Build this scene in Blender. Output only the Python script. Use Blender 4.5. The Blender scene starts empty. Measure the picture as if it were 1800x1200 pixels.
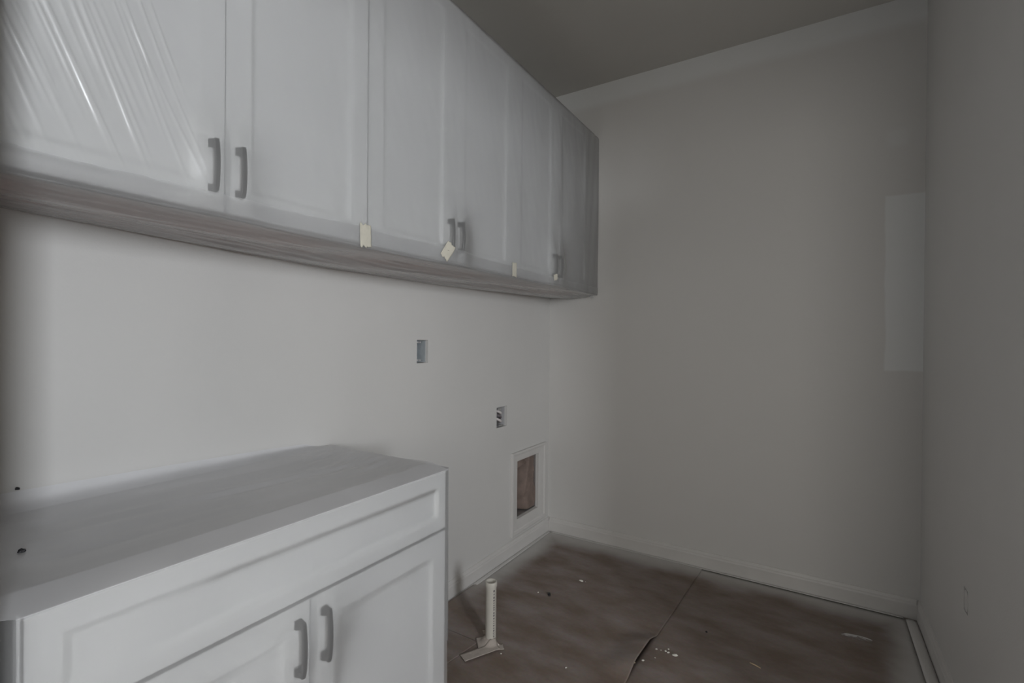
import bpy, bmesh, math, random
from mathutils import Vector, Matrix, noise

random.seed(7)
SC = bpy.context.scene
C = SC.collection

# ------------------------------------------------------------------ camera
YAW, PITCH, ROLL, FPX = 0.5574, 0.0050, 0.0085, 853.8
CAM = Vector((1.4298, 0.0, 1.2128))
D, W, H = 2.747, 1.832, 2.74           # depth of back wall, room width, ceiling height
fw = Vector((-math.sin(YAW) * math.cos(PITCH), math.cos(YAW) * math.cos(PITCH), -math.sin(PITCH)))
rt = Vector((math.cos(YAW), math.sin(YAW), 0))
up = rt.cross(fw)
r2 = rt * math.cos(ROLL) + up * math.sin(ROLL)
u2 = -rt * math.sin(ROLL) + up * math.cos(ROLL)
cam_data = bpy.data.cameras.new('camera')
cam_data.sensor_width = 36.0
cam_data.lens = FPX / 1800 * 36.0
cam_data.clip_start = 0.01
cam = bpy.data.objects.new('camera', cam_data)
cam.matrix_world = Matrix(((r2.x, u2.x, -fw.x, CAM.x), (r2.y, u2.y, -fw.y, CAM.y),
                           (r2.z, u2.z, -fw.z, CAM.z), (0, 0, 0, 1)))
C.objects.link(cam)
SC.camera = cam

# ------------------------------------------------------------------ world, daylight, exposure
world = bpy.data.worlds.new('world')
SC.world = world
world.use_nodes = True
world.node_tree.nodes['Background'].inputs[0].default_value = (0.75, 0.85, 1.0, 1)
world.node_tree.nodes['Background'].inputs[1].default_value = 0.3
SC.view_settings.view_transform = 'Standard'
SC.view_settings.look = 'None'
SC.view_settings.gamma = 1.0
SC.view_settings.use_curve_mapping = False
SC.view_settings.exposure = 0.0

HX = 4.0                                # far wall of the neighbouring room
WIN_Y, WIN_Z, WIN_W, WIN_H = -0.80, 1.68, 0.46, 1.15
ld = bpy.data.lights.new('window_daylight', 'AREA')
ld.shape = 'RECTANGLE'
ld.size = WIN_W
ld.size_y = WIN_H
ld.energy = 88
ld.color = (0.92, 0.955, 1.0)
lo = bpy.data.objects.new('window_daylight', ld)
lo.location = (HX + 0.02, WIN_Y, WIN_Z)
lo.rotation_euler = (math.radians(90), 0, math.radians(90))
C.objects.link(lo)
FILL_WIN = (1.9, 3.3, 1.0, 2.1)              # unseen window added as fill light, rear wall of next room: x0, x1, z0, z1
HY0 = -2.4
ld2 = ld.copy()
ld2.size = FILL_WIN[1] - FILL_WIN[0]
ld2.size_y = FILL_WIN[3] - FILL_WIN[2]
ld2.energy = 25
ld2.color = (1.0, 0.965, 0.91)
lo2 = bpy.data.objects.new('fill_window_light', ld2)
lo2.location = ((FILL_WIN[0] + FILL_WIN[1]) / 2, HY0 - 0.02, (FILL_WIN[2] + FILL_WIN[3]) / 2)
lo2.rotation_euler = (math.radians(90), 0, 0)
C.objects.link(lo2)

# ------------------------------------------------------------------ material helpers
def new_mat(name):
    m = bpy.data.materials.new(name)
    m.use_nodes = True
    return m, m.node_tree.nodes, m.node_tree.links, m.node_tree.nodes['Principled BSDF']

def paint(name, col, rough=0.6, var=0.03, scale=6.0, bump=0.0, bscale=250.0, metal=0.0):
    m, n, l, b = new_mat(name)
    b.inputs['Roughness'].default_value = rough
    b.inputs['Metallic'].default_value = metal
    tc = n.new('ShaderNodeTexCoord')
    nz = n.new('ShaderNodeTexNoise')
    nz.inputs['Scale'].default_value = scale
    nz.inputs['Detail'].default_value = 4
    l.new(tc.outputs['Object'], nz.inputs['Vector'])
    rp = n.new('ShaderNodeValToRGB')
    rp.color_ramp.elements[0].position = 0.3
    rp.color_ramp.elements[1].position = 0.7
    rp.color_ramp.elements[0].color = tuple(max(0, c * (1 - var)) for c in col) + (1,)
    rp.color_ramp.elements[1].color = tuple(min(1, c * (1 + var)) for c in col) + (1,)
    l.new(nz.outputs['Fac'], rp.inputs['Fac'])
    l.new(rp.outputs['Color'], b.inputs['Base Color'])
    if bump > 0:
        bn = n.new('ShaderNodeTexNoise')
        bn.inputs['Scale'].default_value = bscale
        l.new(tc.outputs['Object'], bn.inputs['Vector'])
        bp = n.new('ShaderNodeBump')
        bp.inputs['Strength'].default_value = bump
        bp.inputs['Distance'].default_value = 0.002
        l.new(bn.outputs['Fac'], bp.inputs['Height'])
        l.new(bp.outputs['Normal'], b.inputs['Normal'])
    return m

def math_node(n, l, op, a, b=None, c=None, clamp=False):
    k = n.new('ShaderNodeMath')
    k.operation = op
    k.use_clamp = clamp
    for i, v in enumerate((a, b, c)):
        if v is None:
            continue
        if isinstance(v, (int, float)):
            k.inputs[i].default_value = v
        else:
            l.new(v, k.inputs[i])
    return k.outputs[0]

WALLC = (0.66, 0.65, 0.632)
M = {}
M['wall'] = paint('wall_paint', WALLC, 0.55, 0.015, 3.0, 0.12, 180)
M['ceiling'] = paint('ceiling_paint', (0.60, 0.585, 0.55), 0.85, 0.015, 3.0, 0.25, 120)
M['trim'] = paint('trim_paint', (0.635, 0.62, 0.60), 0.45, 0.03, 9.0, 0.05, 90)
M['cabinet'] = paint('cabinet_white', (0.75, 0.75, 0.74), 0.4, 0.01, 5.0)
M['wood'] = paint('cabinet_raw_wood', (0.76, 0.50, 0.43), 0.6, 0.25, 14.0)
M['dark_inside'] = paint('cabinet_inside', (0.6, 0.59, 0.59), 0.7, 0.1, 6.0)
M['nickel'] = paint('brushed_nickel', (0.06, 0.058, 0.056), 0.35, 0.05, 60.0, 0.0, 90, 0.9)
M['pvc'] = paint('pvc_white', (0.55, 0.525, 0.47), 0.4, 0.02, 8.0)
M['tape'] = paint('masking_tape', (0.64, 0.61, 0.52), 0.7, 0.05, 40.0, 0.2, 300)
M['floor_tape'] = paint('floor_tape', (0.42, 0.37, 0.33), 0.7, 0.06, 40.0, 0.2, 300)
M['box_blue'] = paint('box_blue_grey', (0.42, 0.455, 0.475), 0.5, 0.08, 40.0)
M['box_grey'] = paint('box_grey', (0.50, 0.50, 0.51), 0.5, 0.08, 40.0)
M['cable_white'] = paint('cable_white', (0.66, 0.62, 0.61), 0.5, 0.05, 50.0)
M['cable_dark'] = paint('cable_dark', (0.16, 0.14, 0.15), 0.5, 0.05, 50.0)
M['galv'] = paint('galvanised_metal', (0.30, 0.28, 0.27), 0.5, 0.1, 30.0, 0, 90, 0.4)
M['vent_paper'] = paint('vent_paper', (0.22, 0.165, 0.14), 0.75, 0.2, 18.0, 0.2, 120)
M['black'] = paint('black_bit', (0.015, 0.015, 0.018), 0.5, 0.1, 50.0)
M['chip'] = paint('white_chip', (0.75, 0.73, 0.66), 0.7, 0.05, 50.0)
M['splinter'] = paint('pale_wood', (0.62, 0.48, 0.32), 0.7, 0.1, 50.0)
M['subfloor'] = paint('subfloor', (0.22, 0.20, 0.18), 0.8, 0.1, 5.0)
M['hall_wall'] = paint('hall_drywall', (0.45, 0.44, 0.42), 0.8, 0.03, 3.0)
M['hall_floor'] = paint('hall_floor', (0.20, 0.16, 0.13), 0.8, 0.1, 5.0)
M['steel'] = paint('screw_steel', (0.6, 0.6, 0.6), 0.35, 0.05, 50.0, 0, 90, 0.8)

def back_wall_mat():
    """wall paint plus a lighter rectangle beside the corner and a round filler spot"""
    m, n, l, b = new_mat('back_wall_paint')
    b.inputs['Roughness'].default_value = 0.55
    tc = n.new('ShaderNodeTexCoord')
    sp = n.new('ShaderNodeSeparateXYZ')
    l.new(tc.outputs['Object'], sp.inputs[0])
    X, Z = sp.outputs[0], sp.outputs[2]
    nz = n.new('ShaderNodeTexNoise')
    nz.inputs['Scale'].default_value = 5
    l.new(tc.outputs['Object'], nz.inputs['Vector'])
    wob = math_node(n, l, 'MULTIPLY_ADD', nz.outputs['Fac'], 0.02, -0.01)
    Xw = math_node(n, l, 'ADD', X, wob)
    Zw = math_node(n, l, 'ADD', Z, wob)
    def band(v, a, c, s):
        p = n.new('ShaderNodeMapRange'); p.interpolation_type = 'SMOOTHSTEP'
        p.inputs[1].default_value = a - s; p.inputs[2].default_value = a + s
        l.new(v, p.inputs[0])
        q = n.new('ShaderNodeMapRange'); q.interpolation_type = 'SMOOTHSTEP'
        q.inputs[1].default_value = c - s; q.inputs[2].default_value = c + s
        q.inputs[3].default_value = 1; q.inputs[4].default_value = 0
        l.new(v, q.inputs[0])
        return math_node(n, l, 'MULTIPLY', p.outputs[0], q.outputs[0])
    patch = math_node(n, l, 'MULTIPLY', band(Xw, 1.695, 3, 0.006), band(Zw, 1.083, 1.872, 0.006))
    spot = math_node(n, l, 'MULTIPLY', band(Xw, 1.70, 1.775, 0.02), band(Zw, 2.09, 2.165, 0.02))
    cut = band(Zw, 2.62, 4, 0.03)       # brushed cut-in strip below the ceiling
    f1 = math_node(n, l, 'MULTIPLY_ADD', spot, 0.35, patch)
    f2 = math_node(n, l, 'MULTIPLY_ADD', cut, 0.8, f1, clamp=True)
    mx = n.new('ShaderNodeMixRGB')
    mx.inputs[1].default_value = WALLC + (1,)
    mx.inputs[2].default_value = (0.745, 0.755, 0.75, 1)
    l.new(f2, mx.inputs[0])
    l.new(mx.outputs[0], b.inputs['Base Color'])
    bn = n.new('ShaderNodeTexNoise'); bn.inputs['Scale'].default_value = 180
    l.new(tc.outputs['Object'], bn.inputs['Vector'])
    bp = n.new('ShaderNodeBump'); bp.inputs['Strength'].default_value = 0.12
    bp.inputs['Distance'].default_value = 0.002
    l.new(bn.outputs['Fac'], bp.inputs['Height'])
    l.new(bp.outputs['Normal'], b.inputs['Normal'])
    return m
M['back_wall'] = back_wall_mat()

def paper_mat():
    """brown floor paper: mottled paint mist, whiter where the sprayer passed along the skirting"""
    m, n, l, b = new_mat('brown_floor_paper')
    b.inputs['Roughness'].default_value = 0.75
    tc = n.new('ShaderNodeTexCoord')
    mp = n.new('ShaderNodeMapping')
    mp.inputs['Scale'].default_value = (1.0, 2.2, 1.0)
    mp.inputs['Rotation'].default_value = (0, 0, 0.45)
    l.new(tc.outputs['Object'], mp.inputs[0])
    nz = n.new('ShaderNodeTexNoise'); nz.inputs['Scale'].default_value = 4.5
    nz.inputs['Detail'].default_value = 5; nz.inputs['Roughness'].default_value = 0.55
    l.new(mp.outputs[0], nz.inputs['Vector'])
    rp = n.new('ShaderNodeValToRGB')
    e = rp.color_ramp.elements
    e[0].position = 0.36; e[0].color = (0.20, 0.150, 0.118, 1)
    e[1].position = 0.70; e[1].color = (0.30, 0.255, 0.235, 1)
    l.new(nz.outputs['Fac'], rp.inputs['Fac'])
    fine = n.new('ShaderNodeTexNoise'); fine.inputs['Scale'].default_value = 90
    l.new(tc.outputs['Object'], fine.inputs['Vector'])
    ov = n.new('ShaderNodeMixRGB'); ov.blend_type = 'MULTIPLY'; ov.inputs[0].default_value = 0.25
    l.new(rp.outputs[0], ov.inputs[1]); l.new(fine.outputs['Color'], ov.inputs[2])
    sp = n.new('ShaderNodeSeparateXYZ'); l.new(tc.outputs['Object'], sp.inputs[0])
    n2 = n.new('ShaderNodeTexNoise'); n2.inputs['Scale'].default_value = 3.2
    n2.inputs['Detail'].default_value = 4
    l.new(tc.outputs['Object'], n2.inputs['Vector'])
    wob = math_node(n, l, 'MULTIPLY_ADD', n2.outputs['Fac'], 0.16, -0.08)
    def edge(v, a, c):
        q = n.new('ShaderNodeMapRange'); q.interpolation_type = 'SMOOTHSTEP'
        q.inputs[1].default_value = a; q.inputs[2].default_value = c
        l.new(math_node(n, l, 'ADD', v, wob), q.inputs[0])
        return q.outputs[0]
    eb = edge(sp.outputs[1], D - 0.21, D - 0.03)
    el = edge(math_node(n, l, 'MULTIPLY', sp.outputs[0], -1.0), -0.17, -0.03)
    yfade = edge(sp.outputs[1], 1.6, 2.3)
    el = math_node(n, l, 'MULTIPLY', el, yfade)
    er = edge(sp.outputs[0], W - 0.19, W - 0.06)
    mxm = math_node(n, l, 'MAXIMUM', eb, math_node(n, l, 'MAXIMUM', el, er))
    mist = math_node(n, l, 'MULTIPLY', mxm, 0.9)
    mx = n.new('ShaderNodeMixRGB')
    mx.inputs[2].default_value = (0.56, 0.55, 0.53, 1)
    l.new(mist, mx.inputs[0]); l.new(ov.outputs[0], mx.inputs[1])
    l.new(mx.outputs[0], b.inputs['Base Color'])
    bp = n.new('ShaderNodeBump'); bp.inputs['Strength'].default_value = 0.25
    bp.inputs['Distance'].default_value = 0.004
    l.new(nz.outputs['Fac'], bp.inputs['Height'])
    l.new(bp.outputs['Normal'], b.inputs['Normal'])
    return m
M['paper'] = paper_mat()

def film_mat(name, haze, clear, tint=(0.88, 0.885, 0.89), gl_rough=0.27, ior=1.5, back=0.35):
    """thin milky plastic film: part milky scatter, part blurred see-through, part clear, with a sheen"""
    m = bpy.data.materials.new(name)
    m.use_nodes = True
    n, l = m.node_tree.nodes, m.node_tree.links
    for x in list(n):
        n.remove(x)
    out = n.new('ShaderNodeOutputMaterial')
    dif = n.new('ShaderNodeBsdfDiffuse'); dif.inputs[0].default_value = tint + (1,)
    trl = n.new('ShaderNodeBsdfTranslucent'); trl.inputs[0].default_value = tint + (1,)
    milk = n.new('ShaderNodeMixShader'); milk.inputs[0].default_value = back
    l.new(dif.outputs[0], milk.inputs[1]); l.new(trl.outputs[0], milk.inputs[2])
    ref = n.new('ShaderNodeBsdfRefraction'); ref.inputs['IOR'].default_value = 1.12
    ref.inputs['Roughness'].default_value = 0.45
    ref.inputs['Color'].default_value = (0.98, 0.98, 0.98, 1)
    trn = n.new('ShaderNodeBsdfTransparent')
    see = n.new('ShaderNodeMixShader'); see.inputs[0].default_value = clear
    l.new(ref.outputs[0], see.inputs[1]); l.new(trn.outputs[0], see.inputs[2])
    body = n.new('ShaderNodeMixShader')
    tc = n.new('ShaderNodeTexCoord')
    nz = n.new('ShaderNodeTexNoise'); nz.inputs['Scale'].default_value = 3.0
    nz.inputs['Detail'].default_value = 5
    l.new(tc.outputs['Object'], nz.inputs['Vector'])
    hz = math_node(n, l, 'MULTIPLY_ADD', nz.outputs['Fac'], 0.5 * haze, haze * 0.75, clamp=True)
    l.new(hz, body.inputs[0])
    l.new(see.outputs[0], body.inputs[1]); l.new(milk.outputs[0], body.inputs[2])
    gl = n.new('ShaderNodeBsdfGlossy'); gl.inputs['Roughness'].default_value = gl_rough
    fr = n.new('ShaderNodeFresnel'); fr.inputs['IOR'].default_value = ior
    fin = n.new('ShaderNodeMixShader')
    two = math_node(n, l, 'DIVIDE', math_node(n, l, 'MULTIPLY', fr.outputs[0], 2.0), math_node(n, l, 'ADD', fr.outputs[0], 1.0))
    l.new(two, fin.inputs[0])         # both faces of the film reflect
    l.new(body.outputs[0], fin.inputs[1]); l.new(gl.outputs[0], fin.inputs[2])
    l.new(fin.outputs[0], out.inputs['Surface'])
    return m
M['film'] = film_mat('plastic_film', 0.27, 0.7)
M['film_base'] = film_mat('plastic_film_base', 0.24, 0.7, gl_rough=0.32)
M['film_top'] = film_mat('plastic_film_lightened', 0.66, 0.7, (0.93, 0.93, 0.95), gl_rough=0.38, ior=1.38, back=0.15)
M['film_clear'] = film_mat('plastic_film_scrap', 0.08, 0.8, ior=1.12)
M['film_low'] = film_mat('plastic_film_low', 0.31, 0.6)

# ------------------------------------------------------------------ mesh helpers
def mesh_obj(name, verts, faces, mat, parent=None, smooth=False):
    me = bpy.data.meshes.new(name)
    me.from_pydata([tuple(v) for v in verts], [], faces)
    me.materials.append(mat)
    if smooth:
        me.polygons.foreach_set('use_smooth', [True] * len(me.polygons))
    me.update()
    o = bpy.data.objects.new(name, me)
    C.objects.link(o)
    if parent:
        o.parent = parent
        o.matrix_parent_inverse = parent.matrix_world.inverted() if parent.type != 'EMPTY' else Matrix.Translation(-parent.location)
    return o

def bm_obj(name, bm, mat, parent=None, smooth=False):
    me = bpy.data.meshes.new(name)
    bmesh.ops.recalc_face_normals(bm, faces=bm.faces)
    bm.to_mesh(me)
    bm.free()
    me.materials.append(mat)
    if smooth:
        me.polygons.foreach_set('use_smooth', [True] * len(me.polygons))
    o = bpy.data.objects.new(name, me)
    C.objects.link(o)
    if parent:
        o.parent = parent
        o.matrix_parent_inverse = Matrix.Translation(-parent.location) if parent.type == 'EMPTY' else Matrix()
    return o

def add_box(bm, x0, x1, y0, y1, z0, z1, bev=0.0):
    vs = [bm.verts.new((x, y, z)) for x in (x0, x1) for y in (y0, y1) for z in (z0, z1)]
    q = [(0, 1, 3, 2), (4, 6, 7, 5), (0, 4, 5, 1), (2, 3, 7, 6), (0, 2, 6, 4), (1, 5, 7, 3)]
    fs = [bm.faces.new([vs[i] for i in f]) for f in q]
    if bev > 0:
        es = list({e for f in fs for e in f.edges})
        bmesh.ops.bevel(bm, geom=es, offset=bev, segments=2, affect='EDGES')

def box(name, x0, x1, y0, y1, z0, z1, mat, parent=None, bev=0.0):
    bm = bmesh.new()
    add_box(bm, x0, x1, y0, y1, z0, z1, bev)
    return bm_obj(name, bm, mat, parent)

def tag(o, label=None, cat=None, group=None, kind=None):
    if label: o['label'] = label
    if cat: o['category'] = cat
    if group: o['group'] = group
    if kind: o['kind'] = kind
    return o

def empty(name, loc, label, cat, group=None):
    o = bpy.data.objects.new(name, None)
    o.location = loc
    o.empty_display_size = 0.05
    C.objects.link(o)
    return tag(o, label, cat, group)

def struct(o, label=None):
    o['kind'] = 'structure'
    if label:
        o['label'] = label
    return o

def grid_obj(name, fn, nu, nv, mat, parent=None, smooth=True, flip=False):
    vs = [fn(i / nu, j / nv) for j in range(nv + 1) for i in range(nu + 1)]
    fs = [(j * (nu + 1) + i, j * (nu + 1) + i + 1, (j + 1) * (nu + 1) + i + 1, (j + 1) * (nu + 1) + i)
          for j in range(nv) for i in range(nu)]
    if flip:
        fs = [f[::-1] for f in fs]
    return mesh_obj(name, vs, fs, mat, parent, smooth)

def tube_bm(bm, pts, r, seg=8, cap=True):
    rings = []
    for i, p in enumerate(pts):
        p = Vector(p)
        t = (Vector(pts[min(i + 1, len(pts) - 1)]) - Vector(pts[max(i - 1, 0)])).normalized()
        a = t.orthogonal().normalized() if i == 0 else (rings_a - t * rings_a.dot(t)).normalized()
        rings_a = a
        b = t.cross(a)
        rr = r[i] if isinstance(r, (list, tuple)) else r
        rings.append([bm.verts.new(p + (a * math.cos(k * 2 * math.pi / seg) + b * math.sin(k * 2 * math.pi / seg)) * rr) for k in range(seg)])
    for q in range(len(rings) - 1):
        for k in range(seg):
            bm.faces.new((rings[q][k], rings[q][(k + 1) % seg], rings[q + 1][(k + 1) % seg], rings[q + 1][k]))
    if cap:
        bm.faces.new(rings[0][::-1]); bm.faces.new(rings[-1])

def wall_holes(name, axis, c0, c1, u0, u1, z0, z1, holes, mat):
    """slab across axis ('x' or 'y') from c0 (room side) to c1, with rectangular holes (ua, ub, za, zb) through it"""
    us = sorted({u0, u1} | {h[0] for h in holes} | {h[1] for h in holes})
    zs = sorted({z0, z1} | {h[2] for h in holes} | {h[3] for h in holes})
    def inh(u, z):
        return any(h[0] < u < h[1] and h[2] < z < h[3] for h in holes)
    P = (lambda c, u, z: (c, u, z)) if axis == 'x' else (lambda c, u, z: (u, c, z))
    vs, fs = [], []
    def quad(a, b, c, d):
        i = len(vs); vs.extend((a, b, c, d)); fs.append((i, i + 1, i + 2, i + 3))
    for i in range(len(us) - 1):
        for j in range(len(zs) - 1):
            ua, ub, za, zb = us[i], us[i + 1], zs[j], zs[j + 1]
            if inh((ua + ub) / 2, (za + zb) / 2):
                continue
            for c in (c0, c1):
                quad(P(c, ua, za), P(c, ub, za), P(c, ub, zb), P(c, ua, zb))
    for (ua, ub, za, zb) in holes + [(u0, u1, z0, z1)]:
        quad(P(c0, ua, za), P(c1, ua, za), P(c1, ua, zb), P(c0, ua, zb))
        quad(P(c0, ub, za), P(c1, ub, za), P(c1, ub, zb), P(c0, ub, zb))
        quad(P(c0, ua, za), P(c1, ua, za), P(c1, ub, za), P(c0, ub, za))
        quad(P(c0, ua, zb), P(c1, ua, zb), P(c1, ub, zb), P(c0, ub, zb))
    bm = bmesh.new()
    bv = [bm.verts.new(v) for v in vs]
    for f in fs:
        bm.faces.new([bv[i] for i in f])
    bmesh.ops.remove_doubles(bm, verts=bm.verts, dist=1e-5)
    return bm_obj(name, bm, mat)

def nz(x, y, z=0.0):
    return noise.noise(Vector((x, y, z)))

def sstep(a, b, x):
    t = max(0.0, min(1.0, (x - a) / (b - a)))
    return t * t * (3 - 2 * t)

# ------------------------------------------------------------------ room shell
FY0, FY1 = 0.04, 0.16                    # front wall stub beside the doorway (its inner face at FY1)
FXE = 0.62                               # where that stub ends
RY = 1.50                                # the right wall ends here, the opening to the next room begins
BOX1 = (1.533, 1.602, 1.107, 1.206)
BOX2 = (2.146, 2.246, 0.738, 0.848)
VENT = (2.353, 2.602, 0.19, 0.52)
SLOT = (1.984, 2.032, 0.384, 0.456)
HY1 = RY                      # neighbouring room

struct(box('floor', -0.12, HX + 0.12, HY0 - 0.1, D + 0.12, -0.1, 0.0, M['subfloor']))
struct(box('ceiling', -0.12, HX + 0.12, HY0 - 0.1, D + 0.12, H, H + 0.1, M['ceiling']))
struct(wall_holes('wall_left', 'x', 0.0, -0.12, FY0 - 0.0, D + 0.12, 0.0, H, [BOX1, BOX2, VENT], M['wall']))
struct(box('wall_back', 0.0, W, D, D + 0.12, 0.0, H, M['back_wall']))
struct(wall_holes('wall_right', 'x', W, W + 0.12, RY, D + 0.12, 0.0, H, [SLOT], M['wall']))
struct(box('wall_front', 0.0, FXE, FY0, FY1, 0.0, H, M['wall']))
# next room, seen by nothing but the daylight that comes through it
struct(wall_holes('wall_hall_far', 'x', HX, HX + 0.12, HY0, HY1, 0.0, H,
                  [(WIN_Y - WIN_W / 2, WIN_Y + WIN_W / 2, WIN_Z - WIN_H / 2, WIN_Z + WIN_H / 2)], M['hall_wall']))
struct(box('wall_right_header', W, W + 0.12, -1.2, RY, 2.15, H, M['wall']))
struct(box('wall_hall_side', W + 0.12, HX, HY1, HY1 + 0.12, 0.0, H, M['hall_wall']))
struct(wall_holes('wall_hall_rear', 'y', HY0, HY0 - 0.1, FXE - 0.12, HX, 0.0, H, [FILL_WIN], M['hall_wall']))
struct(box('wall_hall_near', FXE - 0.12, FXE, HY0, FY0, 0.0, H, M['hall_wall']))
def window_frame(name, P, a0, a1, z0, z1):
    bm = bmesh.new()
    for (ua, ub, za, zb) in ((a0 - 0.07, a0, z0 - 0.07, z1 + 0.07), (a1, a1 + 0.07, z0 - 0.07, z1 + 0.07), (a0, a1, z0 - 0.07, z0), (a0, a1, z1, z1 + 0.07)):
        add_box(bm, *P(ua, ub), za, zb)
    return struct(bm_obj(name, bm, M['trim']))
window_frame('window_1', lambda a, b: (HX - 0.02, HX, a, b), WIN_Y - WIN_W / 2, WIN_Y + WIN_W / 2, WIN_Z - WIN_H / 2, WIN_Z + WIN_H / 2)
window_frame('fill_window_frame', lambda a, b: (a, b, HY0, HY0 + 0.02), *FILL_WIN)
# unseen door leaf, added to keep window light off the right wall end
door = struct(box('light_block_leaf', 0.0, 0.76, -0.035, 0.0, 0.01, 2.05, M['trim'], None, 0.002))
door.location = (W + 0.125, RY - 0.006, 0)
door.rotation_euler.z = math.radians(-62)

def baseboard(name, pts_fn, length, n_dir):
    """profiled skirting: profile in (out, z), swept along length"""
    prof = [(0, 0), (0.013, 0), (0.013, 0.062), (0.0105, 0.070), (0.0105, 0.074), (0.006, 0.086), (0, 0.088)]
    vs, fs = [], []
    for s in (0, length):
        for (o_, z) in prof:
            vs.append(pts_fn(s, o_, z))
    k = len(prof)
    for i in range(k - 1):
        fs.append((i, i + 1, k + i + 1, k + i))
    fs += [tuple(range(k)), tuple(range(2 * k - 1, k - 1, -1))]
    bm = bmesh.new()
    bv = [bm.verts.new(v) for v in vs]
    for f in fs:
        bm.faces.new([bv[i] for i in f])
    return struct(bm_obj(name, bm, M['trim']))
baseboard('baseboard_left', lambda s, o, z: (o, 1.09 + s, z), D - 1.09, 0)
baseboard('baseboard_back', lambda s, o, z: (0.013 + s, D - o, z), W - 0.026, 0)
baseboard('baseboard_right', lambda s, o, z: (W - o, RY + s, z), D - RY, 0)

# ------------------------------------------------------------------ cabinets
def handle_mesh(flip=1):
    """bowed bar pull, local: along z, mounted at x=0, sticking out to +x"""
    bm = bmesh.new()
    Lh, n = 0.056, 14
    rows = []
    for i in range(n + 1):
        t = -1 + 2 * i / n
        z = t * Lh
        xo = 0.029 - 0.005 * t * t          # bow of the outer face
        th = 0.0075 if abs(t) < 0.97 else 0.006
        hw = 0.0050 if abs(t) < 0.97 else 0.0042
        prof = [(xo - th, -hw), (xo - 0.0012, -hw), (xo, -hw + 0.0015), (xo, hw - 0.0015), (xo - 0.0012, hw), (xo - th, hw)]
        rows.append([bm.verts.new((px, py, z)) for px, py in prof])
    for a, b in zip(rows[:-1], rows[1:]):
        for k in range(6):
            bm.faces.new((a[k], a[(k + 1) % 6], b[(k + 1) % 6], b[k]))
    bm.faces.new(rows[0][::-1]); bm.faces.new(rows[-1])
    for sg in (-1, 1):                      # flared posts
        zc = sg * 0.048
        base = [(0, a, zc + b) for a, b in ((-0.0075, -0.0085), (0.0075, -0.0085), (0.0075, 0.0085), (-0.0075, 0.0085))]
        mid = [(0.006, a, zc + b) for a, b in ((-0.0072, -0.0080), (0.0072, -0.0080), (0.0072, 0.0080), (-0.0072, 0.0080))]
        top = [(0.020, a, zc + sg * 0.001 + b) for a, b in ((-0.0045, -0.0055), (0.0045, -0.0055), (0.0045, 0.0055), (-0.0045, 0.0055))]
        R = [[bm.verts.new(v) for v in q] for q in (base, mid, top)]
        for a, b in zip(R[:-1], R[1:]):
            for k in range(4):
                bm.faces.new((a[k], a[(k + 1) % 4], b[(k + 1) % 4], b[k]))
        bm.faces.new(R[0][::-1]); bm.faces.new(R[2])
    bmesh.ops.recalc_face_normals(bm, faces=bm.faces)
    me = bpy.data.meshes.new('handle')
    bm.to_mesh(me); bm.free()
    me.materials.append(M['nickel'])
    return me
HANDLE = handle_mesh()

def shaker(name, xf, y0, y1, z0, z1, stile, parent, th=0.019):
    """frame-and-panel front: the frame is the door, the recessed panel its child"""
    bm = bmesh.new()
    xb, sl, dp = xf - th, 0.012, 0.009
    loops = [(0.0, xb), (0.0, xf - 0.0015), (0.0015, xf), (stile, xf), (stile + sl, xf - dp), (stile + sl, xb)]
    rings = []
    for (o, x) in loops:
        rings.append([bm.verts.new((x, y, z)) for y, z in ((y0 + o, z0 + o), (y1 - o, z0 + o), (y1 - o, z1 - o), (y0 + o, z1 - o))])
    for i in range(len(rings)):
        a_, b_ = rings[i], rings[(i + 1) % len(rings)]
        for k in range(4):
            bm.faces.new((a_[k], a_[(k + 1) % 4], b_[(k + 1) % 4], b_[k]))
    d = bm_obj(name, bm, M['cabinet'], parent)
    bm = bmesh.new()
    e = stile + sl - 0.0005
    add_box(bm, xb + 0.002, xf - dp - 0.0005, y0 + e, y1 - e, z0 + e, z1 - e)
    p = bm_obj('recessed_panel', bm, M['cabinet'], None)
    p.parent = d
    return d

def put_handle(door, x, y, z):
    h = bpy.data.objects.new('handle', HANDLE)
    C.objects.link(h)
    h.parent = door
    h.location = Vector((x, y, z)) - Vector(door.parent.location) + Vector(door.parent.location)
    h.matrix_parent_inverse = Matrix()
    h['label'] = 'brushed nickel bar handle'
    return h

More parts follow.
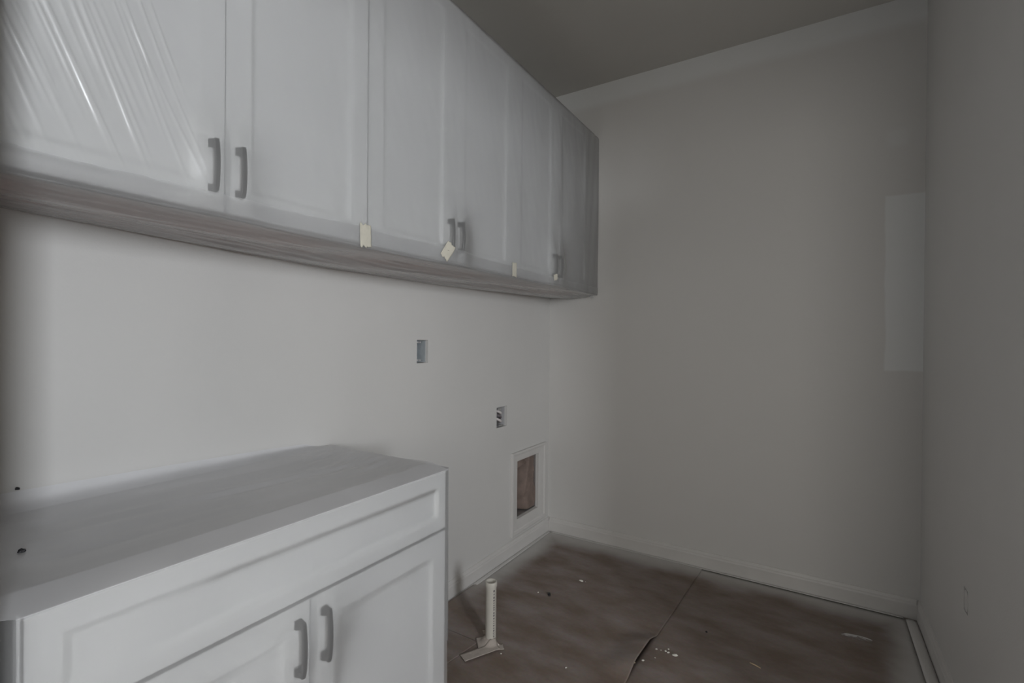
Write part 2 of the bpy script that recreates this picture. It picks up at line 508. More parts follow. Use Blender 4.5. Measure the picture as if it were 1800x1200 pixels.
UX = 0.316                                # face of the upper doors
UZ0, UZ1 = 1.482, 2.425
UH = []                                   # (y, z) of upper handles, for the film to rest on
upper = [(0.173, 0.578, 0.983, 'white wall cabinet with clear wrinkled film, beside the doorway wall'),
         (0.983, 1.381, 1.790, 'white wall cabinet between two others, masking tape on both its lower corners'),
         (1.790, 2.196, 2.605, 'white wall cabinet next to the back wall corner under hazy film')]
for (a, mid, b, lab) in upper:
    t = empty('wall_cabinet', (0.0, (a + b) / 2, UZ0), lab, 'cabinet', 'wall cabinets under plastic film')
    bm = bmesh.new()
    xb = UX - 0.021
    add_box(bm, 0.001, xb, a + 0.0005, a + 0.016, UZ0, UZ1)
    add_box(bm, 0.001, xb, b - 0.016, b - 0.0005, UZ0, UZ1)
    add_box(bm, 0.001, xb, a + 0.016, b - 0.016, UZ1 - 0.016, UZ1)
    add_box(bm, 0.001, 0.008, a + 0.016, b - 0.016, UZ0 + 0.03, UZ1 - 0.016)
    add_box(bm, xb - 0.018, xb, a + 0.016, b - 0.016, UZ0, UZ0 + 0.035)
    bm_obj('cabinet_body', bm, M['cabinet'], t)
    tag(box('bottom_panel', 0.008, xb - 0.018, a + 0.016, b - 0.016, UZ0 + 0.012, UZ0 + 0.026, M['wood'], t), 'brown raw wood underside')
    d1 = shaker('door', UX, a + 0.002, mid - 0.0009, UZ0 + 0.004, UZ1 - 0.0005, 0.057, t)
    d2 = shaker('door', UX, mid + 0.0009, b - 0.002, UZ0 + 0.004, UZ1 - 0.0005, 0.057, t)
    for d, y in ((d1, mid - 0.029), (d2, mid + 0.029)):
        put_handle(d, UX, y, 1.582)
        UH.append((y, 1.582))
tag(box('filler_strip', 0.20, UX - 0.004, 2.606, D - 0.001, UZ0, UZ1, M['cabinet']),
    'white filler strip between the wall cabinets and the back wall', 'filler strip')

# base cabinet (no worktop yet: open carcass under the film)
BX, BY0, BY1, BZ1 = 0.536, 0.203, 1.083, 0.832
BMID = (BY0 + BY1) / 2
t = empty('base_cabinet', (0.0, BMID, 0.0), 'white base cabinet without worktop, wrapped in plastic film', 'cabinet')
bm = bmesh.new()
xb = BX - 0.021
for (a, b) in ((BY0, BY0 + 0.018), (BY1 - 0.018, BY1)):
    add_box(bm, 0.002, xb, a, b, 0.10, BZ1)
    add_box(bm, 0.002, xb - 0.07, a, b, 0.0, 0.10)
add_box(bm, 0.002, xb, BY0 + 0.018, BY1 - 0.018, 0.10, 0.116)
add_box(bm, 0.002, 0.012, BY0 + 0.018, BY1 - 0.018, 0.116, BZ1)
add_box(bm, xb - 0.082, xb - 0.07, BY0 + 0.018, BY1 - 0.018, 0.0, 0.10)
bm_obj('cabinet_body', bm, M['cabinet'], t)
box('top_rail', xb - 0.075, xb, BY0 + 0.018, BY1 - 0.018, BZ1 - 0.018, BZ1 + 0.004, M['cabinet'], t)
box('top_rail', 0.012, 0.09, BY0 + 0.018, BY1 - 0.018, BZ1 - 0.018, BZ1, M['cabinet'], t)
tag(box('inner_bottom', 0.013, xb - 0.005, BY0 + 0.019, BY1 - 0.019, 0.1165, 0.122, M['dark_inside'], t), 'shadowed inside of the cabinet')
shaker('drawer_front', BX, BY0 + 0.003, BY1 - 0.002, 0.672, BZ1 + 0.003, 0.040, t)
BH = []
d1 = shaker('door', BX, BY0 + 0.003, BMID - 0.0015, 0.105, 0.664, 0.057, t)
d2 = shaker('door', BX, BMID + 0.0015, BY1 - 0.002, 0.105, 0.664, 0.057, t)
for d, y in ((d1, BMID - 0.031), (d2, BMID + 0.031)):
    put_handle(d, BX, y, 0.578)
    BH.append((y, 0.578))

# ------------------------------------------------------------------ plastic film
def tent(y, z, hs, rad):
    """weight 0..1 of the nearest handle and how far out its bar is there"""
    bw, bo = 0.0, 0.029
    for (hy, hz) in hs:
        dz = z - hz
        tz = max(-0.056, min(0.056, dz))
        d = math.hypot(max(0, abs(y - hy) - 0.0055), max(0, abs(dz) - 0.056))
        w = math.exp(-(d / (rad * 0.42)) ** 1.4)
        if w > bw:
            bw, bo = w, 0.029 - 0.005 * (tz / 0.056) ** 2 + 0.0008
    return bw, bo

def rest_on(x, y, z, x0, hs, rad):
    w, bo = tent(y, z, hs, rad)
    return x * (1 - w) + (x0 + bo) * w

ridges = [(0.19 + 0.0135 * i + random.uniform(-0.006, 0.006), random.uniform(0.0006, 0.0019),
           random.uniform(0.0028, 0.005), random.uniform(1.56, 1.72), random.uniform(1.95, 2.5),
           random.uniform(0.36, 0.46)) for i in range(27)]

def inside(y, z, y0, y1, z0, z1, s):
    return sstep(y0, y0 + s, y) * sstep(y1, y1 - s, y) * sstep(z0, z0 + s, z) * sstep(z1, z1 - s, z)

UD = [(a_, b_) for (a, m_, b, _l) in upper for (a_, b_) in ((a, m_), (m_, b))]
def upper_x(y, z):
    x = UX + 0.005
    for (a_, b_) in UD:
        if a_ <= y <= b_:
            x -= 0.0010 * inside(y, z, a_ + 0.05, b_ - 0.05, UZ0 + 0.055, UZ1 - 0.055, 0.02)
            break
    x += 0.0035 * nz(y * 2.3, z * 1.9, 1.0) + 0.0016 * nz(y * 7, z * 2.4, 4.0)
    x += 0.0005 * nz(y * 30 + z * 8, z * 9, 8.0)
    for (s0, amp, w, za, zb, sl) in ridges:
        if z > za - 0.1 and z < zb + 0.2:
            s = y + sl * (z - 1.6) - s0
            if abs(s) < 4 * w:
                x += amp * math.exp(-(s / w) ** 2) * sstep(za - 0.08, za + 0.05, z) * (1 - sstep(zb - 0.25, zb + 0.1, z))
    # fan of folds pulled towards the back wall corner
    if y > 2.45:
        ang = (y - 2.45) * 10 - (z - 1.5) * 1.2
        x += 0.0008 * sstep(2.45, 2.65, y) * math.sin(ang * 7)
    return max(x, UX - 0.004)

def upper_film(u, v):
    y = 0.168 + (u * 1.1 if u < 0.5 else 0.55 + (u - 0.5) * 2 * (D - 0.004 - 0.168 - 0.55))
    if v < 0.06:                                   # over the cabinet tops back to the wall
        return (0.004 + (UX - 0.004) * v / 0.06, y, UZ1 + 0.003 + 0.001 * nz(y * 4, v * 30))
    t_ = (v - 0.06) / 0.94
    z = UZ1 + 0.001 - t_ * (UZ1 + 0.001 - (UZ0 - 0.002))
    x = upper_x(y, z)
    x = rest_on(x, y, z, UX, UH, 0.16)
    r = sstep(0.0, 0.02, t_)
    return (UX + (x - UX) * r, y, z)
tag(grid_obj('plastic_sheet', upper_film, 760, 320, M['film'], flip=True),
    'milky plastic film covering the doors of the wall cabinets', 'plastic sheet', None)

wall_z = [(0.16, 1.478), (0.30, 1.474), (0.48, 1.469), (0.75, 1.459), (1.05, 1.450), (1.63, 1.449), (2.2, 1.460), (2.75, 1.471)]
def lerp_tab(tab, x):
    if x <= tab[0][0]: return tab[0][1]
    for (a, va), (b, vb) in zip(tab[:-1], tab[1:]):
        if x <= b:
            k = (x - a) / (b - a)
            return va + (vb - va) * k
    return tab[-1][1]

def lower_film(u, v):
    """second sheet: from a ragged edge on the door fronts, round the bottom edge and back to the wall"""
    y = 0.168 + u * (D - 0.004 - 0.168)
    ztop = 1.521 + 0.006 * nz(y * 5, 3.0) + 0.002 * nz(y * 40, 5.0) + 0.012 * sstep(0.6, 1.0, y) - 0.01 * sstep(1.2, 2.2, y)
    zb = UZ0 - 0.006 - 0.004 * math.sin(y * 2.0)
    fv = 0.30
    if v < fv:
        z = ztop + (zb - ztop) * v / fv
        x = rest_on(upper_x(y, z), y, z, UX, UH, 0.16) + 0.0022 + 0.0008 * nz(y * 20, z * 20, 2)
        x += 0.012 * sstep(0.75, 0.3, y) * math.sin(math.pi * (0.15 + 0.85 * v / fv))
        x -= 0.004 * sstep(0.7, 1.0, v / fv)
        return (x, y, z)
    k = (v - fv) / (1 - fv)
    x = (UX + 0.004) * (1 - k) + 0.003 * k
    wz = lerp_tab(wall_z, y)
    sag = 0.012 * math.sin(math.pi * k) * (0.6 + 0.8 * nz(y * 1.3, 7.0))
    fold = 0.007 * math.sin(k * 9 + y * 5.0 + 2 * nz(y * 2, k * 2)) * math.sin(math.pi * k)
    fine = 0.003 * nz(y * 6, k * 22, 3.0) * math.sin(math.pi * k)
    return (x, y, zb + (wz - zb) * k - sag + fold + fine)
lf = tag(grid_obj('plastic_sheet', lower_film, 420, 90, M['film_low'], flip=True),
         'plastic film wrapped round the bottom edge of the wall cabinets, sagging underneath', 'plastic sheet')

def tail(u, v):
    a = u * 5.0
    return (0.285 + 0.014 * v + 0.006 * math.cos(a) * (0.4 + v), D - 0.012 - 0.02 * u, 1.476 - 0.018 * v + 0.006 * math.sin(a))
grid_obj('loose_corner', tail, 14, 8, M['film'], lf)

base_wall = [(0.16, 0.884), (0.32, 0.883), (0.61, 0.876), (0.90, 0.866), (1.0, 0.860), (1.04, 0.846), (1.09, 0.834)]
FBX = BX + 0.006
def base_film(u, v):
    tv = 0.5
    y0_ = FY1 + 0.002 + (BY0 - 0.006 - FY1 - 0.002) * sstep(tv * 0.95, tv, v)
    y = y0_ + u * (BY1 + 0.003 - y0_)
    if v < tv:
        k = v / tv                              # 0 at the wall, 1 at the front top edge
        wz = lerp_tab(base_wall, y)
        if k < 0.10:
            q = k / 0.10
            return (0.003 + 0.03 * q * q, y, wz + (0.845 - wz) * (q ** 0.6))
        q = (k - 0.10) / 0.90
        if q < 0.86:
            p = q / 0.86
            x = 0.033 + (xb - 0.04 - 0.033) * p
            edge = math.sin(math.pi * p) ** 0.5 * (sstep(BY0, BY0 + 0.10, y) * sstep(BY1, BY1 - 0.12, y))
            z = 0.845 + 0.005 * sstep(0.7, 1.0, p) - 0.008 * edge
            z += 0.005 * nz(y * 3, x * 10, 2) * edge
            # short puckers pulled towards the right edge, long folds along the length
            z += 0.0042 * nz(x * 40 + y * 10, y * 6, 5) * sstep(BY1 - 0.38, BY1 - 0.05, y) * sstep(BY1 + 0.004, BY1 - 0.04, y)
            z += 0.0032 * nz(x * 26 - y * 3, y * 1.5, 9) * edge
            return (x, y, z)
        p = (q - 0.86) / 0.14                   # sloped strip down onto the drawer front
        return (xb - 0.04 + (FBX - xb + 0.04) * p, y, 0.850 - 0.013 * p)
    k = (v - tv) / (1 - tv)
    z = 0.837 - k * (0.837 - 0.02)
    x = FBX + 0.0015 * nz(y * 4, z * 3, 11) * sstep(0, 0.1, k)
    x += 0.0022 * max(0, nz((y + z * 0.6) * 9, (z - y * 0.6) * 1.5, 13)) * sstep(0, 0.08, k)
    x += 0.0016 * max(0, nz((y - z * 0.5) * 14, (z + y * 0.5) * 2.0, 17)) * sstep(0, 0.08, k)
    x -= 0.007 * sstep(0.30, 0.50, y) * inside(y, z, BY0 + 0.036, BY1 - 0.036, 0.706, BZ1 - 0.036, 0.016)
    for (a_, b_) in ((BY0, BMID), (BMID, BY1)):
        x -= 0.004 * inside(y, z, a_ + 0.055, b_ - 0.055, 0.16, 0.61, 0.02)
    # hangs a little clear of the fronts at its far end
    x += 0.02 * sstep(0.48, 0.22, y) * sstep(0.80, 0.55, z)
    x = rest_on(max(x, BX - 0.006), y, z, BX, BH, 0.18)
    return (x, y, z)
bf = tag(grid_obj('plastic_sheet', base_film, 300, 330, M['film_base'], flip=True),
         'plastic film draped over the base cabinet and taped up the wall', 'plastic sheet')
def base_side(u, v):
    # hangs from the cabinet corner across to the end of the doorway wall
    z = 0.838 - v * 0.8
    k = 1 - u
    return (FBX - 0.055 * k + 0.008 * max(0, nz(k * 3, z * 4, 21)) * math.sin(math.pi * u), BY0 - 0.006 - (BY0 - 0.006 - FY1 - 0.003) * k, z)
grid_obj('side_flap', base_side, 24, 60, M['film_base'], bf, flip=True)
bf.data.materials.append(M['film_top'])          # milkier copy lightens the level part in place of light from above
for i, p in enumerate(bf.data.polygons):
    if i // 300 < 165:
        p.material_index = 1
def base_side_r(u, v):
    x = 0.016 + u * (FBX - 0.016)
    return (x, BY1 + 0.0035 + 0.003 * v, 0.8435 - v * 0.5)
grid_obj('side_flap', base_side_r, 30, 30, M['film'], bf)

# masking tape on the wall cabinet film
def tape_piece(name, yc, zc, w, h, ang, xoff, label, seed, grp):
    def f(u, v):
        a, b = (u - 0.5) * w, (v - 0.5) * h
        b += 0.008 * nz(u * 5, seed) * (1 if v > 0.5 else -1)
        y = yc + a * math.cos(ang) - b * math.sin(ang)
        z = zc + a * math.sin(ang) + b * math.cos(ang)
        return (rest_on(upper_x(y, z), y, z, UX, UH, 0.16) + xoff + 0.0015 * abs(nz(u * 3, v * 3, seed)), y, z)
    o = grid_obj(name, f, 12, 16, M['tape'])
    s = o.modifiers.new('thickness', 'SOLIDIFY'); s.thickness = 0.0004
    return tag(o, label, 'tape', grp)
G = 'masking tape on the wall cabinet film'
tape_piece('masking_tape', 0.968, 1.508, 0.040, 0.064, 0.05, 0.0042, 'cream masking tape strip over the gap between first and second wall cabinets', 1.0, G)
tape_piece('masking_tape', 1.322, 1.518, 0.042, 0.058, -0.55, 0.0042, 'slanted cream masking tape next to a handle on the middle wall cabinet', 2.0, G)
tape_piece('masking_tape', 1.790, 1.513, 0.036, 0.060, 0.0, 0.0036, 'pale masking tape over the gap between middle and corner wall cabinets', 3.0, G)
tape_piece('masking_tape', 2.150, 1.520, 0.030, 0.030, 0.3, 0.0036, 'small masking tape patch below a handle of the corner wall cabinet', 4.0, G)

# ------------------------------------------------------------------ outlet boxes, dryer vent
def open_box(name, hole, depth, side, mat, parent, inset=0.003, wall=0.002, setback=0.014):
    """five-sided box set back into a hole of the left wall (side=-1) or right wall (side=+1)"""
    y0, y1, z0, z1 = hole
    y0 += inset; y1 -= inset * 0.3; z0 += inset; z1 -= inset
    c0 = (0.0 if side < 0 else W) + side * setback
    c1 = c0 + side * depth
    a, b = min(c0, c1), max(c0, c1)
    bm = bmesh.new()
    add_box(bm, a, b, y0, y0 + wall, z0, z1); add_box(bm, a, b, y1 - wall, y1, z0, z1)
    add_box(bm, a, b, y0, y1, z0, z0 + wall); add_box(bm, a, b, y0, y1, z1 - wall, z1)
    e = a if side < 0 else b
    add_box(bm, min(e, e - side * 0.002), max(e, e - side * 0.002), y0, y1, z0, z1)
    return bm_obj(name, bm, mat, parent)

t = empty('outlet_box', (0.0, (BOX1[0] + BOX1[1]) / 2, BOX1[2]), 'empty blue-grey outlet box set in the wall above the base cabinet end', 'outlet box')
open_box('box_shell', BOX1, 0.06, -1, M['box_blue'], t)
for z in (BOX1[2] + 0.008, BOX1[3] - 0.014):
    bm = bmesh.new()
    add_box(bm, -0.024, -0.014, BOX1[0] + 0.010, BOX1[0] + 0.040, z, z + 0.007, 0.001)
    bm_obj('screw_tab', bm, M['box_grey'], t)
    bm = bmesh.new()
    tube_bm(bm, [(-0.016, BOX1[0] + 0.026, z + 0.0035), (-0.010, BOX1[0] + 0.026, z + 0.0035)], 0.003, 10)
    bm_obj('screw', bm, M['steel'], t)

t = empty('outlet_box', (0.0, (BOX2[0] + BOX2[1]) / 2, BOX2[2]), 'open outlet box with coiled cables inside, above the dryer vent frame', 'outlet box')
open_box('box_shell', BOX2, 0.055, -1, M['box_grey'], t, 0.004)
for k, (r, mt, oz) in enumerate(((0.007, 'cable_white', 0.026), (0.006, 'cable_dark', 0.004), (0.007, 'cable_white', -0.018))):
    bm = bmesh.new()
    pts = []
    for i in range(13):
        s = i / 12
        pts.append((-0.045 + 0.036 * math.sin(s * math.pi), BOX2[0] + 0.012 + 0.072 * s, (BOX2[2] + BOX2[3]) / 2 + oz + 0.016 - 0.038 * s))
    tube_bm(bm, pts, r, 8)
    bm_obj('cable', bm, M[mt], t, True)
box('screw_tab', -0.012, -0.002, BOX2[0] + 0.016, BOX2[0] + 0.05, BOX2[3] - 0.016, BOX2[3] - 0.006, M['steel'], t, 0.001)
box('screw_tab', -0.012, -0.002, BOX2[0] + 0.030, BOX2[0] + 0.06, BOX2[2] + 0.006, BOX2[2] + 0.013, M['steel'], t, 0.001)

t = empty('outlet_box', (W, (SLOT[0] + SLOT[1]) / 2, SLOT[2]), 'small painted-over box with jagged dark edge, low on the wall opposite the cabinets', 'outlet box')
open_box('box_shell', SLOT, 0.05, 1, M['box_grey'], t, 0.002)
ring = []
for i in range(28):
    a = i / 28 * 2 * math.pi
    cy, cz = (SLOT[0] + SLOT[1]) / 2 + 0.001, (SLOT[2] + SLOT[3]) / 2
    ry = 0.0185 + 0.003 * nz(i * 1.7, 2.2)
    rz = 0.0315 + 0.004 * nz(i * 1.3, 5.2)
    ca, sa = math.cos(a), math.sin(a)
    sq = 1 / max(abs(ca), abs(sa))
    ring.append((cy + ry * ca * min(sq, 1.2), cz + rz * sa * min(sq, 1.2)))
vs = [(W + 0.001, y, z) for y, z in ring] + [(W + 0.008, y, z) for y, z in ring]
fs = [tuple(range(28)), tuple(range(55, 27, -1))] + [(i, (i + 1) % 28, 28 + (i + 1) % 28, 28 + i) for i in range(28)]
mesh_obj('paint_skin', vs, fs, M['wall'], t)

t = empty('dryer_vent', (0.0, (VENT[0] + VENT[1]) / 2, 0.11), 'recessed dryer vent box with white mitred frame and crumpled brown paper inside', 'vent')
open_box('vent_box', VENT, 0.10, -1, M['galv'], t, 0.001, 0.003)
oy0, oy1, oz0, oz1 = 2.290, 2.690, 0.108, 0.574
iy0, iy1, iz0, iz1 = VENT
def frame_board(o1, o2, i2, i1):
    """mitred board: outer edge o1-o2, inner edge i1-i2, in (y,z); stepped moulding profile"""
    def P(k, a, b):
        return (a[0] + (b[0] - a[0]) * k, a[1] + (b[1] - a[1]) * k)
    prof = [(0.0, 0.0005), (0.0, 0.015), (0.10, 0.017), (0.28, 0.015), (0.34, 0.011), (0.9, 0.008), (1.0, 0.006), (1.0, 0.0005)]
    vs = []
    for (k, x) in prof:
        a = P(k, o1, i1); vs.append((x, a[0], a[1]))
    for (k, x) in prof:
        a = P(k, o2, i2); vs.append((x, a[0], a[1]))
    n_ = len(prof)
    bm = bmesh.new()
    bv = [bm.verts.new(v) for v in vs]
    for i in range(n_):
        j = (i + 1) % n_
        bm.faces.new((bv[i], bv[j], bv[n_ + j], bv[n_ + i]))
    bm.faces.new(bv[:n_]); bm.faces.new(bv[n_:][::-1])
    return bm_obj('frame_board', bm, M['trim'], t)
A, B, Cc, Dd = (oy0, oz0), (oy1, oz0), (oy1, oz1), (oy0, oz1)
a, b, c, d = (iy0, iz0), (iy1, iz0), (iy1, iz1), (iy0, iz1)
frame_board(A, B, b, a); frame_board(B, Cc, c, b); frame_board(Cc, Dd, d, c); frame_board(Dd, A, a, d)

def crumple(u, v):
    y = iy0 + 0.006 + u * (iy1 - iy0 - 0.012)
    z = iz0 + 0.012 + v * (iz1 - iz0 - 0.018)
    f = abs(nz(u * 2.6 + v * 1.1, v * 2.0 - u, 31)) * 0.07 + abs(nz(u * 6, v * 5, 33)) * 0.03
    g = 0.03 * max(0, math.sin(u * 5.5 + 0.8 * v + 3.4))
    return (min(-0.012, -0.098 + 0.35 * f + 0.5 * g + 0.068 * sstep(0.42, 0.6, u + 0.08 * math.sin(v * 5))), y, z)
wad = grid_obj('paper_wad', crumple, 34, 44, M['vent_paper'], None)
tag(wad, 'crumpled brown paper stuffed into the dryer vent', 'paper')
for p in wad.data.polygons:
    p.use_smooth = False
def flap(u, v):
    return (-0.03 + 0.022 * v + 0.01 * math.sin(u * 3), iy0 + 0.015 + 0.11 * u, iz1 - 0.012 - 0.035 * v * (1 - 0.4 * u) + 0.006 * math.sin(u * 4))
grid_obj('folded_flap', flap, 10, 6, M['vent_paper'], wad)

# ------------------------------------------------------------------ floor paper, strips
def paper_sheet(name, xa, xb_, ya, yb, z, label, curl=None, nx=40, ny=90):
    def f(u, v):
        y = ya + v * (yb - ya)
        x0, x1 = xa(y), xb_(y)
        x = x0 + u * (x1 - x0)
        zz = z + 0.0006 * max(0, nz(x * 3, y * 3, z * 900))
        if curl:
            zz += curl(x, y, u, v)
        return (x, y, zz)
    o = grid_obj(name, f, nx, ny, M['paper'])
    s = o.modifiers.new('thickness', 'SOLIDIFY'); s.thickness = 0.0006
    return tag(o, label, 'floor paper', 'brown floor paper sheets')
seam = lambda y: 0.871 + (y - 1.60) * 0.0575 + 0.004 * nz(y * 3, 1.0)
seaml = lambda y: 0.286 + (y - 1.447) * 0.14 if y < 1.6 else 0.3074 + (y - 1.6) * 0.02
def edge_curl(x, y):
    return 0.011 * sstep(0.09, 0.022, x) * sstep(2.2, 1.7, y)
def curl_mid(x, y, u, v):
    k = sstep(1.66, 1.78, y) * sstep(2.02, 1.90, y)
    return 0.030 * k * sstep(0.84, 1.0, u) + 0.0012 * sstep(0.975, 1.0, u) + edge_curl(x, y)
def curl_left(x, y, u, v):
    return edge_curl(x, y)
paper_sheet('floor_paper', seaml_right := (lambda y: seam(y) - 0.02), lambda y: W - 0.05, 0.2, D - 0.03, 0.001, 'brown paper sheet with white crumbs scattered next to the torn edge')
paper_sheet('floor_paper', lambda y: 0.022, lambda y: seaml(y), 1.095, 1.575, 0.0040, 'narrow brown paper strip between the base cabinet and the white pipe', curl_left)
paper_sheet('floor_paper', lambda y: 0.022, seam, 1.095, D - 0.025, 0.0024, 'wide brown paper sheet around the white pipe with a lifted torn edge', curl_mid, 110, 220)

def strip(name, fn, label):
    o = grid_obj(name, fn, 4, 80, M['trim'])
    s = o.modifiers.new('thickness', 'SOLIDIFY'); s.thickness = 0.0012
    return tag(o, label, 'masking strip', 'painted strips along the skirting')
strip('masking_strip', lambda u, v: (0.0145 + 0.030 * u - 0.012 * u * v, 1.095 + v * (D - 1.12), 0.0052 + 0.009 * (1 - v) * (1 - 0.4 * u) + 0.0006 * nz(v * 9, u)), 'white painted strip on the floor along the skirting below the dryer vent')
strip('masking_strip', lambda u, v: (0.03 + v * (W - 0.09), D - 0.0145 - 0.018 * u, 0.0048 + 0.0006 * nz(v * 9, u)), 'white painted strip along the skirting of the blank end wall')
strip('masking_strip', lambda u, v: (W - 0.016 - 0.038 * u, 1.62 + v * (D - 1.66), 0.0045 + 0.004 * abs(math.sin(u * 3.1)) + 0.0006 * nz(v * 9, u)), 'white painted strip along the skirting opposite the cabinets')

# ------------------------------------------------------------------ pipe with tape
PX, PY = 0.344, 1.600
t = empty('drain_pipe', (PX, PY, 0.0), 'white plastic pipe stub standing up through the floor paper', 'pipe')
bm = bmesh.new()
R_, n_ = 0.0215, 32
def ringv(r, z): return [bm.verts.new((PX + r * math.cos(k * 2 * math.pi / n_), PY + r * math.sin(k * 2 * math.pi / n_), z)) for k in range(n_)]
prof = [(R_, 0.0), (R_, 0.222), (R_ + 0.002, 0.229), (R_ + 0.0022, 0.246), (R_ + 0.001, 0.248), (R_ - 0.003, 0.248), (R_ - 0.004, 0.20)]
rr = [ringv(r, z) for r, z in prof]
for a_, b_ in zip(rr[:-1], rr[1:]):
    for k in range(n_):
        bm.faces.new((a_[k], a_[(k + 1) % n_], b_[(k + 1) % n_], b_[k]))
bm_obj('pipe_tube', bm, M['pvc'], t, True)
# printed line of small dark characters, too small to read
rnd = random.Random(3)
bm = bmesh.new()
z = 0.026
a0 = math.radians(-22)
while z < 0.215:
    hgt = rnd.uniform(0.003, 0.008)
    da = rnd.uniform(0.10, 0.16)
    q = []
    for (aa, zz) in ((a0 - da, z), (a0 + da, z), (a0 + da, z + hgt), (a0 - da, z + hgt)):
        q.append(bm.verts.new((PX + (R_ + 0.0003) * math.cos(aa), PY + (R_ + 0.0003) * math.sin(aa), zz)))
    bm.faces.new(q)
    z += hgt + rnd.uniform(0.002, 0.006)
tag(bm_obj('printed_marking', bm, M['cable_dark'], t), 'line of small dark printed marks')

def floor_tape(pts_a, pts_b, w, lift, label):
    a, b = Vector(pts_a), Vector(pts_b)
    dr = (b - a).normalized(); nr = Vector((-dr.y, dr.x))
    def f(u, v):
        p = a + (b - a) * v + nr * (u - 0.5) * w
        dd = (p - Vector((PX, PY))).length
        return (p.x, p.y, 0.0062 + lift + 0.02 * sstep(0.045, 0.02, dd) + 0.001 * nz(u * 3, v * 5, lift * 999))
    o = grid_obj('masking_tape', f, 8, 20, M['floor_tape'])
    s = o.modifiers.new('thickness', 'SOLIDIFY'); s.thickness = 0.0004
    return tag(o, label, 'tape', 'tape at the foot of the pipe')
floor_tape((0.315, 1.455), (0.385, 1.590), 0.045, 0.0030, 'grey-beige tape piece reaching from the pipe foot towards the base cabinet')
floor_tape((0.300, 1.600), (0.352, 1.545), 0.045, 0.0015, 'grey-beige tape piece lying crosswise in front of the pipe')
floor_tape((0.345, 1.545), (0.405, 1.600), 0.034, 0.0, 'small grey-beige tape piece on the open-floor side of the pipe foot')
def stand_flap(u, v):
    return (0.302 + 0.035 * u, 1.612 + 0.012 * u - 0.01 * v, 0.007 + 0.030 * v * (1 - 0.3 * u) + 0.004 * math.sin(u * 3))
o = grid_obj('masking_tape', stand_flap, 8, 8, M['floor_tape'])
s = o.modifiers.new('thickness', 'SOLIDIFY'); s.thickness = 0.0004
tag(o, 'loose tape end standing up behind the pipe foot', 'tape', 'tape at the foot of the pipe')

# ------------------------------------------------------------------ floor debris
def pebble(name, x, y, z, sx, sy, sz, mat, label, cat, group, seed):
    bm = bmesh.new()
    bmesh.ops.create_icosphere(bm, subdivisions=2, radius=1.0)
    for v in bm.verts:
        k = 1 + 0.45 * nz(v.co.x * 1.4 + seed, v.co.y * 1.4, v.co.z * 1.4)
        v.co = Vector((v.co.x * sx * k, v.co.y * sy * k, max(-0.4, v.co.z) * sz * k))
    o = bm_obj(name, bm, mat)
    o.location = (x, y, z + sz * 0.4)
    o.rotation_euler.z = seed
    return tag(o, label, cat, group)
ZP, ZR = 0.0056, 0.003
gw = 'white plaster crumbs on the floor paper'
chips = [(0.451, 2.246, .012, .006, ZP, 'largest white plaster flake on the wide paper sheet'),
         (0.322, 2.033, .004, .003, ZP, 'tiny white crumb beside the black screw bit'),
         (0.472, 2.25, .003, .002, ZP, 'tiny white crumb beside the largest plaster flake'),
         (0.96, 1.919, .006, .004, ZR, None), (0.949, 1.922, .005, .004, ZR, None), (0.987, 1.916, .010, .006, ZR, 'white oval crumb at the end of the crumb trail by the torn paper edge'),
         (0.955, 1.94, .003, .003, ZR, None), (0.915, 1.915, .004, .003, ZR, None), (0.932, 1.918, .003, .002, ZR, None),
         (0.925, 1.86, .003, .002, ZR, None), (0.665, 1.622, .004, .003, ZP, 'small white crumb alone on the wide sheet between pipe and splinters'),
         (0.42, 1.56, .003, .003, ZP, 'tiny pale crumb in front of the pipe tape'),
         (0.897, 1.80, .005, .004, 0.016, 'white crumb caught on the lifted paper edge')]
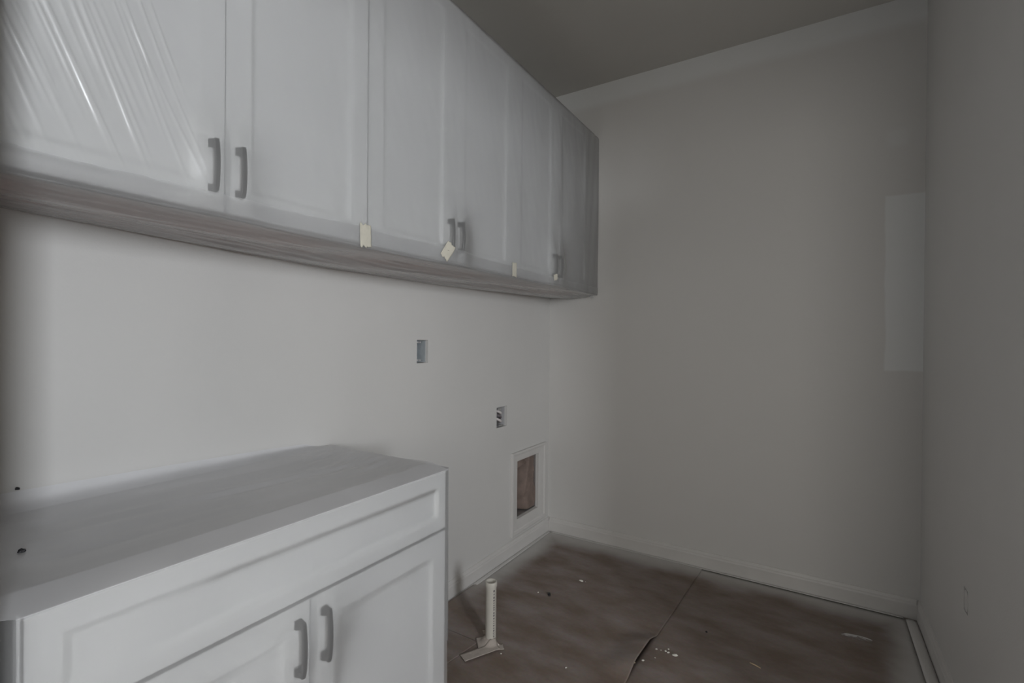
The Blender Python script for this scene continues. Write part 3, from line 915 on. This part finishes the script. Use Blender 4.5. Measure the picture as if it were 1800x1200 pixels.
for i, (x, y, sx, sy, z0, lab) in enumerate(chips):
    pebble('plaster_crumb', x, y, z0, sx, sy, min(sx, sy) * 0.6, M['chip'], lab or 'small white crumb scattered beside the torn paper edge', 'crumb', gw, i * 1.37)
pebble('screw_bit', 0.375, 2.043, ZP, .014, .008, .006, M['black'], 'small black piece lying on the brown paper beyond the pipe', 'debris', None, 2.2)
pebble('dark_speck', 1.06, 2.14, ZR, .004, .004, .003, M['black'], 'tiny dark speck on the paper beyond the white crumbs', 'debris', None, 1.2)
pebble('black_bit', 0.278, 0.262, 0.8395, .006, .005, .005, M['black'], 'black crumb lying on the film over the base cabinet', 'debris', None, 0.7)
pebble('black_bit', 0.004, 0.318, 0.886, .003, .004, .004, M['black'], 'black speck on the wall at the film edge above the base cabinet', 'debris', None, 3.1)

def sliver(name, a, b, r, z, label, cat='splinter', mat='splinter', group=None):
    bm = bmesh.new()
    a, b = Vector(a + (z,)), Vector(b + (z,))
    tube_bm(bm, [a, a.lerp(b, 0.5) + Vector((0, 0, r * 0.5)), b], [r * 0.6, r, r * 0.5], 6)
    return tag(bm_obj(name, bm, M[mat]), label, cat, group)
gs = 'wood splinters by the torn paper edge'
sliver('wood_splinter', (0.832, 1.757), (0.872, 1.785), 0.0032, ZP + 0.002, 'longer pale wood splinter with a short one crossing it', group=gs)
sliver('wood_splinter', (0.828, 1.780), (0.848, 1.750), 0.0028, ZP + 0.005, 'short pale splinter lying across the longer splinter', group=gs)
sliver('wood_splinter', (0.842, 1.975), (0.862, 1.950), 0.0028, ZP + 0.002, 'short pale splinter beyond the torn paper flap', group=gs)
sliver('wood_splinter', (1.234, 2.024), (1.272, 2.011), 0.0024, ZR + 0.001, 'thin pale splinter lying alone on the brown paper')
def smear(u, v):
    a = u * 2 * math.pi
    r = v
    return (1.588 + 0.052 * r * math.cos(a) * (1 + 0.2 * nz(a, 3)), 2.436 + 0.018 * r * math.sin(a) + 0.006 * math.cos(a), 0.0034 + 0.002 * (1 - r) + 0.002 * abs(nz(a * 2, r * 4)))
o = grid_obj('film_scrap', smear, 28, 5, M['film_clear'])
tag(o, 'flat scrap of clear plastic film on the brown paper', 'scrap')
